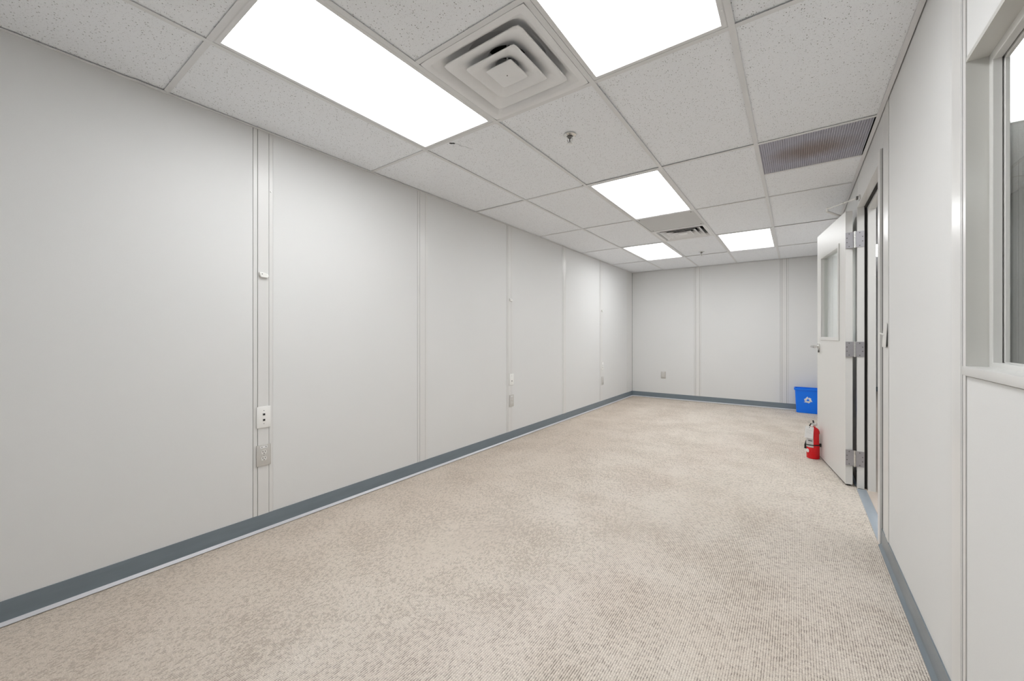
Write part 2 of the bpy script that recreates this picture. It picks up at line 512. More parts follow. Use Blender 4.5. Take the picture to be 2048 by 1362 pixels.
# ------------------------------------------------------------------ recessed ceiling lights
def ceiling_light(x0, x1, y0, y1, label, group, lens='lens'):
    t = thing('ceiling_light', ((x0 + x1) / 2, (y0 + y1) / 2, H), label, 'light', group)
    hx, hy = (x1 - x0) / 2 - 0.0125, (y1 - y0) / 2 - 0.0125
    ix, iy = hx - 0.027, hy - 0.027
    bm = nb()
    def lp(a, b, z): return [(-a, -b, z), (a, -b, z), (a, b, z), (-a, b, z)]
    loft(bm, [lp(hx, hy, 0.03), lp(hx, hy, 0.001), lp(hx - 0.004, hy - 0.004, -0.0005), lp(ix + 0.006, iy + 0.006, -0.0005), lp(ix + 0.001, iy + 0.001, 0.009), lp(ix + 0.001, iy + 0.001, 0.03)])
    obj('frame', bm, 'tee', t)
    obj('lens', boxes((-ix - 0.004, ix + 0.004, -iy - 0.004, iy + 0.004, 0.0095, 0.0125)), lens, t)
    obj('housing', boxes((-hx + 0.004, hx - 0.004, -hy + 0.004, hy - 0.004, 0.031, 0.10), bevel=0.01, seg=1), 'tee', t)
    for s in (-1, 1):
        obj('latch', boxes((hx - 0.012, hx - 0.004, s * hy * 0.82 - 0.006, s * hy * 0.82 + 0.006, -0.0022, -0.0006)), 'diffuser_metal', t)
    return t
g_l = 'white recessed ceiling lights of the room'
ceiling_light(G[1], G[2], R(0), R(1), 'long lit ceiling panel nearest the left wall, left of the big square diffuser', g_l)
ceiling_light(G[3], G[4], R(0), R(1), 'lit ceiling panel cut by the top of the picture, right of the big diffuser', g_l)
ceiling_light(G[2], G[3], R(2), R(3), 'lit ceiling panel in mid room, in front of the grey metal plate', g_l)
ceiling_light(G[1], G[2], R(4), R(5), 'small-looking lit ceiling panel nearest the far left corner', g_l)
ceiling_light(G[3], G[4], R(4), R(5), 'far lit ceiling panel nearest the top of the open door', g_l)

# ------------------------------------------------------------------ air diffusers
def diffuser_round_neck(cx, cy, label):
    t = thing('air_diffuser', (cx, cy, H), label, 'air vent')
    bm = nb()
    a = 0.2915
    loft(bm, [sq_loop(a, 60, 0.025), sq_loop(a, 60, -0.001), sq_loop(a - 0.004, 60, -0.0016), sq_loop(a - 0.03, 40, -0.0016), sq_loop(a - 0.036, 30, 0.004),
              sq_loop(a - 0.05, 16, 0.012), sq_loop(a - 0.068, 8, 0.034), sq_loop(0.207, 3, 0.058), sq_loop(0.194, 2, 0.064), sq_loop(0.190, 2, 0.063), sq_loop(0.187, 2, 0.068), sq_loop(0.186, 2, 0.084), sq_loop(0.112, 2, 0.088), sq_loop(0.110, 2, 0.150)])
    obj('back_pan', bm, 'diffuser_metal', t, smooth=True, angle=50)
    bm = nb()
    loft(bm, [sq_loop(0.112, 2, 0.150, 48), sq_loop(0.108, 2, 0.155, 48)], True, True)
    obj('duct_neck', bm, 'duct', t)
    def cone(outer, hole, z0, rise):
        bm = nb()
        k = outer - hole
        loft(bm, [sq_loop(hole + 0.002, 2, z0 + rise + 0.002), sq_loop(outer - 0.80 * k, 3, z0 + 0.66 * rise + 0.003), sq_loop(outer - 0.35 * k, 8, z0 + 0.2 * rise + 0.003), sq_loop(outer - 0.014, 22, z0 + 0.007), sq_loop(outer, 24, z0 + 0.004), sq_loop(outer + 0.001, 24, z0), sq_loop(outer - 0.004, 24, z0 - 0.0025),
                  sq_loop(outer - 0.016, 20, z0 + 0.001), sq_loop(outer - 0.30 * k, 9, z0 + 0.13 * rise), sq_loop(outer - 0.55 * k, 5, z0 + 0.34 * rise), sq_loop(outer - 0.80 * k, 3, z0 + 0.64 * rise), sq_loop(hole + 0.02 * k, 2, z0 + 0.92 * rise), sq_loop(hole, 2, z0 + rise), sq_loop(hole + 0.002, 2, z0 + rise + 0.002)])
        return bm
    obj('cone_ring', cone(0.216, 0.092, 0.001, 0.074), 'diffuser_metal', t, smooth=True, angle=40)
    obj('cone_ring', cone(0.141, 0.055, -0.002, 0.044), 'diffuser_metal', t, smooth=True, angle=40)
    bm = nb()
    loft(bm, [sq_loop(0.05, 8, 0.014), sq_loop(0.073, 20, 0.002), sq_loop(0.0745, 20, -0.002), sq_loop(0.071, 20, -0.005), sq_loop(0.066, 18, -0.0055), sq_loop(0.030, 4, -0.0075), sq_loop(0.004, 2, -0.008)], True, True)
    c = obj('centre_plate', bm, 'diffuser_metal', t, smooth=True, angle=40)
    bm = nb(); lathe(bm, [(0.0035, -0.0078), (0.003, -0.0095)], 10)
    obj('screw', bm, 'screw', c)
    obj('support_post', bar(nb(), (0, 0, 0.012), (0, 0, 0.145), 0.004), 'diffuser_metal', t)
    return t
diffuser_round_neck((G[2] + G[3]) / 2, (R(0.5) + R(1)) / 2, 'large white square cone diffuser between the two near lit panels')

def diffuser_louvre(cx, cy, label):
    t = thing('air_diffuser', (cx, cy, H), label, 'air vent')
    a = 0.2915
    def q4(h, z): return [(-h, -h, z), (h, -h, z), (h, h, z), (-h, h, z)]
    bm = nb()
    loft(bm, [q4(a, 0.02), q4(a, -0.001), q4(a - 0.004, -0.002), q4(a - 0.030, -0.002), q4(a - 0.036, 0.006), q4(a - 0.05, 0.03), q4(a - 0.052, 0.09)])
    obj('outer_frame', bm, 'diffuser_metal', t)
    obj('duct_box', boxes((-0.27, 0.27, -0.27, 0.27, 0.091, 0.10), (-0.252, -0.248, -0.25, 0.25, 0.03, 0.09), (0.248, 0.252, -0.25, 0.25, 0.03, 0.09), (-0.248, 0.248, -0.252, -0.248, 0.03, 0.09), (-0.248, 0.248, 0.248, 0.252, 0.03, 0.09)), 'duct', t)
    for o_ in (0.228, 0.168, 0.108):
        bm = nb()
        loft(bm, [q4(o_ - 0.068, 0.046), q4(o_ - 0.008, 0.003), q4(o_, -0.001), q4(o_ - 0.001, -0.003), q4(o_ - 0.010, 0.001), q4(o_ - 0.070, 0.0445), q4(o_ - 0.068, 0.046)])
        lr = obj('louvre_ring', bm, 'diffuser_metal', t)
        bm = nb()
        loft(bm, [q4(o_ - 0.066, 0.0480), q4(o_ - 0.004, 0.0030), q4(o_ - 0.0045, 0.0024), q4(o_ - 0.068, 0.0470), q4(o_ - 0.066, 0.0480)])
        obj('ring_top_shade', bm, 'duct', lr)  # dark sheet over the ring top, shade of the slits put into colour
    bm = nb()
    loft(bm, [q4(0.036, 0.016), q4(0.052, -0.001), q4(0.050, -0.004)], True, True)
    obj('centre_plate', bm, 'diffuser_metal', t)
    return t
diffuser_louvre((G[2] + G[3]) / 2, (R(3.5) + R(4)) / 2, 'smaller-looking louvred diffuser in mid ceiling behind the grey metal plate')

t = thing('ceiling_plate', ((G[2] + G[3]) / 2, (R(3) + R(3.5)) / 2, H), 'plain grey sheet-metal plate in the ceiling between mid light and louvred diffuser', 'panel')
obj('sheet', boxes((-0.291, 0.291, -0.291, 0.291, 0.0016, 0.006), bevel=0.001, seg=1), 'grey_plate', t)
for sx in (-1, 1):
    for sy in (-1, 1):
        bm = nb(); lathe(bm, [(0.0065, 0.0016), (0.006, -0.0010), (0.003, -0.0018)], 10, sx * 0.262, sy * 0.262)
        obj('screw', bm, 'screw', t)

# return air grille
gx, gy = (G[4] + W - 0.02) / 2, (R(2) + R(2.5)) / 2
t = thing('return_grille', (gx, gy, H), 'dark grey eggcrate return grille with brown dust stain by the right wall', 'air vent')
hx, hy = (W - 0.02 - G[4]) / 2 - 0.012, 0.291
bm = nb()
n = 46
for i in range(n + 1):
    x = -hx + 2 * hx * i / n
    box(bm, x - 0.0012, x + 0.0012, -hy, hy, 0.0015, 0.008)
    y = -hy + 2 * hy * i / n
    box(bm, -hx, hx, y - 0.0012, y + 0.0012, 0.0016, 0.0079)
o = obj('eggcrate_core', bm, 'grille', t); o['kind'] = 'stuff'
obj('filter_backing', boxes((-hx, hx, -hy, hy, 0.0085, 0.015)), 'filter', t)

# ------------------------------------------------------------------ sprinklers
def sprinkler(x, y, label):
    t = thing('sprinkler_head', (x, y, H), label, 'sprinkler', 'ceiling sprinklers')
    bm = nb(); lathe(bm, [(0.030, 0.004), (0.040, 0.0030), (0.039, -0.001), (0.030, -0.005), (0.020, -0.006), (0.018, 0.002)], 28)
    obj('escutcheon', bm, 'chrome', t, smooth=True)
    bm = nb(); lathe(bm, [(0.017, 0.01), (0.017, -0.008), (0.012, -0.012), (0.010, -0.018)], 16)
    obj('body', bm, 'screw', t, smooth=True)
    for s in (-1, 1):
        obj('frame_arm', path_tube(nb(), [(s * 0.012, 0, -0.012), (s * 0.017, 0, -0.024), (s * 0.013, 0, -0.037), (s * 0.003, 0, -0.046)], 0.0032), 'chrome', t, smooth=True)
    obj('bulb', bar(nb(), (0, 0, -0.016), (0, 0, -0.043), 0.0028), 'shade', t)
    bm = nb(); lathe(bm, [(0.005, -0.044), (0.006, -0.051), (0.018, -0.053), (0.018, -0.055), (0.004, -0.056)], 20)
    obj('deflector', bm, 'chrome', t, smooth=True)
sprinkler(1.506, 2.225, 'chrome sprinkler head in the near tile behind the big square diffuser')
sprinkler(1.512, 6.464, 'tiny-looking far sprinkler head between the two farthest lit panels')

# ------------------------------------------------------------------ wall plates on the left and far walls
def plate_on(fr, name, t_, z, w, h, label, cat, group, kind):
    """plate parts in the wall frame around (t_, z)"""
    base = fr(t_, t_, 0.003, 0.003, z, z)
    t = thing(name, (base[0], base[2], base[4]), label, cat, group)
    def lb(a0, a1, n0, n1, z0, z1):
        b = fr(t_ + a0, t_ + a1, 0.003 + n0, 0.003 + n1, z + z0, z + z1)
        return (b[0] - base[0], b[1] - base[0], b[2] - base[2], b[3] - base[2], b[4] - base[4], b[5] - base[4])
    face = 'white_plastic' if kind in ('data1', 'data2') else 'grey_plate_metal'
    obj('cover_plate', boxes(lb(-w / 2, w / 2, 0, 0.0075, -h / 2, h / 2), bevel=0.0025), face, t, smooth=True)
    if kind in ('data1', 'data2'):
        zs = (0.017, -0.017) if kind == 'data2' else (-0.018,)
        for zz in zs:
            j = obj('jack', boxes(lb(-0.0085, 0.0085, 0.007, 0.0095, zz - 0.0085, zz + 0.0085), bevel=0.001, seg=1), 'white_plastic', t)
            obj('socket_opening', boxes(lb(-0.0062, 0.0062, 0.0094, 0.0100, zz - 0.0062, zz + 0.0056)), 'shade', j)
        for zz in (0.040, -0.040):
            obj('screw', boxes(lb(-0.0022, 0.0022, 0.007, 0.0085, zz - 0.0022, zz + 0.0022), bevel=0.001, seg=1), 'screw', t)
    else:
        for zz in (0.0195, -0.0195):
            bm = nb()
            lp0, lp1 = [], []
            for i in range(24):
                a = 2 * math.pi * i / 24
                tx, tz = 0.0165 * math.cos(a), max(-0.0118, min(0.0118, 0.0165 * math.sin(a)))
                b0, b1 = lb(tx, tx, 0.0065, 0.0065, zz + tz, zz + tz), lb(tx, tx, 0.0096, 0.0096, zz + tz, zz + tz)
                lp0.append((b0[0], b0[2], b0[4])); lp1.append((b1[0], b1[2], b1[4]))
            loft(bm, [lp0, lp1], True, True)
            r_ = obj('receptacle', bm, 'grey_plastic', t)
            obj('slot', boxes(lb(-0.0080, -0.0050, 0.0094, 0.0101, zz - 0.001, zz + 0.0080)), 'shade', r_)
            obj('slot', boxes(lb(0.0050, 0.0078, 0.0094, 0.0101, zz + 0.0005, zz + 0.0080)), 'shade', r_)
            obj('slot', boxes(lb(-0.0025, 0.0025, 0.0094, 0.0101, zz - 0.0098, zz - 0.0052)), 'shade', r_)
        obj('screw', boxes(lb(-0.002, 0.002, 0.007, 0.0086, -0.002, 0.002), bevel=0.001, seg=1), 'screw', t)
        st = obj('sticker', boxes(lb(-0.0195, 0.0195, 0.0074, 0.0080, 0.044, 0.057)), 'paper', t)
        for a0 in (-0.014, 0.009):
            obj('mark', boxes(lb(a0, a0 + 0.005, 0.0079, 0.0083, 0.0475, 0.0535)), 'screw', st)
    return t
gd, go = 'white data plates on the left wall', 'grey power outlets'
plate_on(frame_left, 'data_plate', 1.077, 0.699, 0.079, 0.130, 'white data plate with two jacks on the nearest batten', 'wall plate', gd, 'data2')
plate_on(frame_left, 'power_outlet', 1.077, 0.4655, 0.082, 0.128, 'grey duplex outlet below the nearest two-jack data plate', 'outlet', go, 'duplex')
plate_on(frame_left, 'data_plate', 3.680, 0.698, 0.079, 0.130, 'white single-jack data plate on the third batten of the left wall', 'wall plate', gd, 'data1')
plate_on(frame_left, 'power_outlet', 3.680, 0.452, 0.082, 0.135, 'grey outlet under the single-jack plate in mid wall', 'outlet', go, 'duplex')
plate_on(frame_left, 'data_plate', 6.31, 0.687, 0.079, 0.130, 'small-looking white data plate nearest the far left corner', 'wall plate', gd, 'data2')
plate_on(frame_left, 'power_outlet', 6.31, 0.44, 0.082, 0.132, 'grey outlet nearest the far left corner, on the left wall', 'outlet', go, 'duplex')
plate_on(frame_far, 'power_outlet', 0.606, 0.453, 0.086, 0.126, 'lone grey outlet on the far end wall', 'outlet', go, 'duplex')

def wall_clip(t_, z, label):
    t = thing('wall_clip', (0.003, t_, z), label, 'clip', 'white clips on the left wall battens')
    pts = [(-0.028, 0.017), (-0.006, 0.0175), (0.020, 0.010), (0.028, -0.003), (0.018, -0.0145), (-0.018, -0.0125), (-0.026, 0.0)]
    bm = nb()
    loft(bm, [[(0.0, a * 0.86, b * 0.86) for a, b in pts], [(0.006, a, b) for a, b in pts], [(0.014, a, b) for a, b in pts], [(0.018, a * 0.86, b * 0.82) for a, b in pts]], True, True)
    obj('clip_body', bm, 'white_plastic', t, smooth=True, angle=30)
    bm = nb(); bar(bm, (0.0172, -0.0125, 0.007), (0.0186, -0.0125, 0.007), 0.003)
    obj('screw_hole', bm, 'screw', t)
wall_clip(1.076, 1.567, 'white plastic clip on the nearest batten above the two-jack plate')
wall_clip(3.664, 1.606, 'white plastic clip high on the third batten of the left wall')
wall_clip(6.295, 1.618, 'tiny-looking white clip nearest the far left corner')
t = thing('push_pin', (0.001, 1.119, 2.094), 'tiny white pin stuck high beside the nearest batten', 'pin')
bm = nb(); lathe(bm, [(0.002, 0.0), (0.0045, 0.002), (0.0048, 0.004), (0.003, 0.0065)], 12)
obj('pin_head', xf(bm, Matrix.Rotation(math.pi / 2, 4, 'Y')), 'white_plastic', t, smooth=True)
obj('pin_shaft', bar(nb(), (-0.004, 0, 0), (0.002, 0, 0), 0.0008), 'chrome', t)

# ------------------------------------------------------------------ window in the right wall
w1 = thing('window_1', (W, (WY0 + WY1) / 2, WZ0), 'interior window with deep enamelled frame at the right edge, looking into a corridor', 'window', kind='structure')
def wl_box(x0, x1, y0, y1, z0, z1):
    return (x0 - W, x1 - W, y0 - w1.location.y, y1 - w1.location.y, z0 - WZ0, z1 - WZ0)
rv = [(3.0578, 3.1025, WY1 - 0.001, WY1 + 0.010, WZ0, WZ1), (3.0578, 3.1025, WY0 - 0.010, WY0 + 0.001, WZ0, WZ1), (3.0585, 3.1025, WY0 - 0.010, WY1 - 0.0011, WZ1 - 0.001, WZ1 + 0.012)]
for b in rv:
    obj('reveal', boxes(wl_box(*b)), 'gloss', w1)
s1 = 0.024
fy0, fy1, fz0, fz1 = WY0 + s1, WY1 - s1, WZ0 + 0.012 + s1 * 0.6, WZ1 - s1
for b in ((3.1025, 3.121, fy1, WY1 + 0.01, WZ0, WZ1 + 0.01), (3.1025, 3.121, WY0 - 0.01, fy0, WZ0, WZ1 + 0.01),
          (3.1025, 3.121, fy0, fy1, fz1, WZ1 + 0.01), (3.1025, 3.121, fy0, fy1, WZ0, fz0)):
    obj('sash', boxes(wl_box(*b), bevel=0.0015, seg=2), 'frame', w1)
for b in ((3.1235, 3.133, fy1 - 0.006, WY1, WZ0, WZ1), (3.1235, 3.133, WY0, fy0 + 0.006, WZ0, WZ1),
          (3.1235, 3.133, fy0, fy1, fz1 - 0.006, WZ1), (3.1235, 3.133, fy0, fy1, WZ0, fz0 + 0.002)):
    obj('glazing_bead', boxes(wl_box(*b), bevel=0.001, seg=1), 'frame', w1)
obj('glass_pane', boxes(wl_box(3.1350, 3.1385, WY0, WY1, WZ0 + 0.01, WZ1)), 'glass', w1)
for b in ((3.1425, 3.1465, WY1 + 0.018, WY1 + 0.05, WZ0 - 0.04, WZ1 + 0.05), (3.1425, 3.1465, WY0 - 0.05, WY0 - 0.018, WZ0 - 0.04, WZ1 + 0.05),
          (3.1425, 3.1465, WY0 - 0.018, WY1 + 0.018, WZ1 + 0.018, WZ1 + 0.05), (3.1425, 3.1465, WY0 - 0.018, WY1 + 0.018, WZ0 - 0.04, WZ0 - 0.01)):
    obj('outer_casing', boxes(wl_box(*b)), 'frame', w1)
obj('sill', boxes(wl_box(3.050, 3.104, WY0 - 0.01, WY1 - 0.001, 1.083, 1.109), bevel=0.002), 'frame', w1, smooth=True)

# ------------------------------------------------------------------ door frame
tr = thing('trim_1', (W, 3.6, 0), 'pale grey steel frame around the open doorway', 'door frame', kind='structure')
def tb(x0, x1, y0, y1, z0, z1): return (x0 - W, x1 - W, y0 - 3.6, y1 - 3.6, z0, z1)
fj = obj('far_jamb', boxes(tb(3.0505, 3.094, 4.100, 4.139, 0, DZ + 0.012), bevel=0.0015, seg=1), 'frame', tr)
obj('door_stop', boxes(tb(3.1115, 3.158, 4.077, 4.139, 0, 2.172 + 0.03), bevel=0.001, seg=1), 'frame', tr)
obj('gasket', boxes(tb(3.0945, 3.111, 4.118, 4.139, 0, DZ)), 'dark_gap', tr)
obj('header', boxes(tb(3.052, 3.094, 3.116, 4.0995, DZ, DZ + 0.013), bevel=0.001, seg=1), 'frame', tr)
obj('gasket', boxes(tb(3.0945, 3.111, 3.116, 4.0995, DZ - 0.008, DZ + 0.013)), 'dark_gap', tr)
obj('door_stop', boxes(tb(3.1115, 3.158, 3.116, 4.0765, 2.172, DZ + 0.013), bevel=0.001, seg=1), 'frame', tr)
obj('near_jamb', boxes(tb(3.047, 3.094, 3.050, 3.115, 0, 2.262), bevel=0.002, seg=2), 'frame', tr)
obj('door_stop', boxes(tb(3.0945, 3.158, 3.050, 3.130, 0, 2.2), bevel=0.001, seg=1), 'frame', tr)
obj('strike_plate', boxes(tb(3.058, 3.088, 3.1150, 3.1165, 1.05, 1.13)), 'steel', tr)
th = tag(obj('trim_2', boxes((3.046, 3.103, 3.1155, 4.0765, -0.004, 0.006), bevel=0.003, seg=2), 'threshold', smooth=True),
         'blue-grey rubber threshold strip across the doorway floor', 'threshold', kind='structure')

# ------------------------------------------------------------------ open door leaf
A = Vector((2.982, 4.114, 0.0))
B = Vector((2.837, 5.013, 0.0))
ddir = (B - A).normalized()
rz = math.atan2(ddir.y, ddir.x)             # local +x runs from hinge to lever edge, local +y into the room, -y to the wall
d1 = thing('door_1', A, 'pale grey door with tall glass pane swung open towards the right wall', 'door', kind='structure', rotz=rz)
DL, DT, Z0, Z1 = 0.915, 0.044, 0.016, 2.19
V0, V1, U0, U1 = 0.165, 0.775, 1.155, 1.972   # outer edge of the vision light kit
o_ = 0.018
bm = boxes((0, V0 + o_, -DT, 0, Z0, Z1), (V1 - o_, DL, -DT, 0, Z0, Z1), (V0 + o_, V1 - o_, -DT, 0, Z0, U0 + o_), (V0 + o_, V1 - o_, -DT, 0, U1 - o_, Z1))
bmesh.ops.remove_doubles(bm, verts=bm.verts[:], dist=0.0001)
obj('leaf', bm, 'door', d1)
for side, (ya, yb) in (('room', (0.0, 0.007)), ('back', (-DT - 0.007, -DT))):
    fw = 0.032
    for b in ((V0, V0 + fw, ya, yb, U0, U1), (V1 - fw, V1, ya, yb, U0, U1), (V0 + fw, V1 - fw, ya, yb, U0, U0 + fw), (V0 + fw, V1 - fw, ya, yb, U1 - fw, U1)):
        obj('glass_frame', boxes(b, bevel=0.002, seg=1), 'frame', d1)
fw = 0.032
for b in ((V0 + o_, V0 + fw, -DT, 0, U0 + o_, U1 - o_), (V1 - fw, V1 - o_, -DT, 0, U0 + o_, U1 - o_), (V0 + fw, V1 - fw, -DT, 0, U0 + o_, U0 + fw), (V0 + fw, V1 - fw, -DT, 0, U1 - fw, U1 - o_)):
    obj('glass_stop', boxes(b), 'dark_gap' if False else 'frame', d1)
obj('glass_pane', boxes((V0 + fw, V1 - fw, -DT / 2 - 0.003, -DT / 2 + 0.003, U0 + fw, U1 - fw)), 'glass', d1)
obj('under_door_shade', boxes((0.02, DL - 0.01, -DT + 0.008, -0.008, 0.001, Z0)), 'black', d1)  # black strip painting the shade in the gap below the leaf
# levers on both sides
for s, y0 in ((1, 0.0), (-1, -DT)):
    hdl = obj('lever_handle', bar(nb(), (0.845, y0, 1.092), (0.845, y0 + s * 0.011, 1.092), 0.033, 24), 'chrome', d1, smooth=True)
    obj('neck', bar(nb(), (0.845, y0 + s * 0.010, 1.092), (0.845, y0 + s * 0.060, 1.092), 0.011, 14), 'chrome', hdl, smooth=True)
    obj('lever', path_tube(nb(), [(0.855, y0 + s * 0.060, 1.092), (0.835, y0 + s * 0.063, 1.092), (0.80, y0 + s * 0.064, 1.091), (0.76, y0 + s * 0.062, 1.089), (0.735, y0 + s * 0.056, 1.088)], 0.0105, 12), 'chrome', hdl, smooth=True)
obj('lock_cylinder', bar(nb(), (0.845, 0, 1.045), (0.845, 0.010, 1.045), 0.012, 16), 'screw', d1, smooth=True)
obj('latch_plate', boxes((DL - 0.0005, DL + 0.001, -0.034, -0.010, 1.03, 1.15)), 'steel', d1)
# three wide-throw hinges; built in world axes around the pivot then parented
inv = (Matrix.Translation(A) @ Matrix.Rotation(rz, 4, 'Z')).inverted()
for z0, z1 in ((1.893, 2.018), (1.033, 1.151), (0.170, 0.292)):
    hg = obj('hinge', xf(boxes((2.981, 3.0325, 4.1035, 4.1065, z0, z1)), inv), 'steel', d1)
    hj = obj('jamb_plate', xf(boxes((3.0415, 3.0925, 4.0965, 4.0995, z0, z1)), inv), 'steel', hg)
    kn = nb()
    for k in range(5):
        a, b = z0 - 0.003 + (z1 - z0 + 0.006) * k / 5, z0 - 0.003 + (z1 - z0 + 0.006) * (k + 1) / 5
        bar(kn, (3.037, 4.098, a + 0.0006), (3.037, 4.098, b - 0.0006), 0.0075, 14)
    obj('knuckle', xf(kn, inv), 'chrome', hg, smooth=True)
    for (sx, fz) in ((2.990, 0.36), (2.990, 0.64), (3.003, 0.1), (3.003, 0.9)):
        obj('screw', xf(bar(nb(), (sx, 4.1037, z0 + (z1 - z0) * fz), (sx, 4.1022, z0 + (z1 - z0) * fz), 0.0042, 10), inv), 'screw', hg)
    for (sx, fz) in ((3.083, 0.36), (3.083, 0.64), (3.066, 0.1), (3.066, 0.9)):
        obj('screw', xf(bar(nb(), (sx, 4.0967, z0 + (z1 - z0) * fz), (sx, 4.0950, z0 + (z1 - z0) * fz), 0.0042, 10), inv), 'screw', hg)

# door closer: foot on the wall above the header, two arms, body on the back of the door
dc = thing('door_closer', (3.055, 3.985, 2.25), 'white folding closer arm above the open door', 'door closer')
L = Vector(dc.location)
def lc(x, y, z): return tuple(Vector((x, y, z)) - L)
bx = lambda x0, x1, y0, y1, z0, z1: (x0 - L.x, x1 - L.x, y0 - L.y, y1 - L.y, z0 - L.z, z1 - L.z)
obj('foot_bracket', boxes(bx(3.045, 3.0585, 3.965, 4.015, 2.232, 2.268), bevel=0.003), 'chrome', dc, smooth=True)
obj('foot_joint', bar(nb(), lc(3.040, 3.99, 2.236), lc(3.040, 3.99, 2.264), 0.007, 12), 'screw', dc, smooth=True)
fa = obj('forearm', bar(nb(), lc(3.036, 3.995, 2.25), lc(2.871, 4.186, 2.250), 0.0042, 10), 'white_plastic', dc, smooth=True)
e0, e1 = Vector((3.036, 3.995, 2.25)), Vector((2.871, 4.186, 2.25))
p0, p1 = e0.lerp(e1, 0.02), e0.lerp(e1, 0.24)
obj('rod_sleeve', bar(nb(), lc(*p0), lc(*p1), 0.0078, 12, 0.0066), 'white_plastic', fa, smooth=True)
p0, p1 = e0.lerp(e1, 0.40), e0.lerp(e1, 0.43)
obj('rod_nut', bar(nb(), lc(*p0), lc(*p1), 0.0068, 8), 'chrome', fa)
obj('elbow', bar(nb(), lc(2.871, 4.186, 2.228), lc(2.871, 4.186, 2.260), 0.0085, 14), 'white_plastic', dc, smooth=True)
bm = nb()
pa, pb = Vector((2.871, 4.186, 2.229)), Vector((3.003, 4.455, 2.222))
dv = (pb - pa).normalized(); sd = Vector((-dv.y, dv.x, 0)) * 0.009
loft(bm, [[lc(*(p + sd + Vector((0, 0, -0.004)))), lc(*(p - sd + Vector((0, 0, -0.004)))), lc(*(p - sd + Vector((0, 0, 0.004)))), lc(*(p + sd + Vector((0, 0, 0.004))))] for p in (pa, pb)], True, True)
obj('main_arm', bm, 'grey_plastic', dc)
obj('spindle', bar(nb(), lc(3.003, 4.455, 2.17), lc(3.003, 4.455, 2.228), 0.010, 12), 'grey_plastic', dc, smooth=True)
bm = boxes((0.24, 0.50, -DT - 0.052, -DT - 0.0005, 2.075, 2.170), bevel=0.006)
xf(bm, Matrix.Translation(-L) @ inv.inverted())
obj('closer_body', bm, 'grey_plastic', dc, smooth=True)

# ------------------------------------------------------------------ light switch on the right wall strip
t = thing('light_switch', (W - 0.0035, 2.915, 1.200), 'light grey toggle switch plate just right of the doorway', 'switch')
t.rotation_euler = (0, math.radians(2.5), 0)
obj('cover_plate', boxes((-0.0080, -0.0035, -0.047, 0.045, -0.065, 0.065), bevel=0.0015), 'grey_plastic', t, smooth=True)
obj('mounting_strap', boxes((-0.0035, 0.000, -0.0455, 0.034, -0.062, 0.060)), 'shade', t)
obj('toggle', bar(nb(), (-0.007, 0, 0.002), (-0.027, 0, 0.010), 0.0055, 10, 0.004), 'white_plastic', t, smooth=True)

# ------------------------------------------------------------------ recycling bin
bt = thing('recycling_bin', (2.835, 7.69, 0.0), 'blue plastic recycling bin with white arrows in the far right corner', 'bin')
def rr(w, d, z, r=0.03, n=6):
    out = []
    for cx, cy, a0 in ((w - r, d - r, 0), (-w + r, d - r, 90), (-w + r, -d + r, 180), (w - r, -d + r, 270)):
        for k in range(n + 1):
            a = math.radians(a0 + 90 * k / n)
            out.append((cx + r * math.cos(a), cy + r * math.sin(a), z))
    return out
HB = 0.385
bm = nb()
loft(bm, [rr(0.160, 0.066, 0.0), rr(0.168, 0.073, 0.004), rr(0.170, 0.075, 0.03), rr(0.186, 0.093, HB - 0.035), rr(0.187, 0.094, HB - 0.02),
          rr(0.183, 0.090, HB - 0.02), rr(0.166, 0.071, 0.03), rr(0.160, 0.066, 0.006)], True, True)
obj('bucket', bm, 'blue', bt, smooth=True)
bm = nb()
loft(bm, [rr(0.186, 0.093, HB - 0.030), rr(0.197, 0.104, HB - 0.030), rr(0.199, 0.106, HB - 0.020), rr(0.198, 0.105, HB - 0.002), rr(0.194, 0.101, HB), rr(0.185, 0.092, HB - 0.002), rr(0.183, 0.090, HB - 0.02), rr(0.186, 0.093, HB - 0.030)])
obj('rim', bm, 'blue', bt, smooth=True)
# the three chasing arrows, printed on the front
def arrows():
    bm = nb()
    for k in range(3):
        rot = Matrix.Rotation(math.radians(120 * k - 8), 3, 'Z')
        body = [(-0.050, -0.043), (0.012, -0.043), (0.012, -0.055), (0.042, -0.026), (0.012, 0.000), (0.012, -0.013), (-0.030, -0.013)]
        body = [(x * 1.0, y * 1.0 - 0.004) for x, y in body]
        lo = [rot @ Vector((x, y, 0)) for x, y in body]
        loft(bm, [[(p.x, 0.0, p.y) for p in lo], [(p.x, -0.0008, p.y) for p in lo]], True, True)
    return bm
sl = math.atan2(0.018, HB - 0.065)
em = obj('recycling_symbol', arrows(), 'paper', bt, loc=(-0.022, -0.0845 - 0.0008, 0.205), rot=(sl, 0, 0))
em.scale = (0.88, 1, 0.84)
em['label'] = 'white three-arrow recycling symbol'

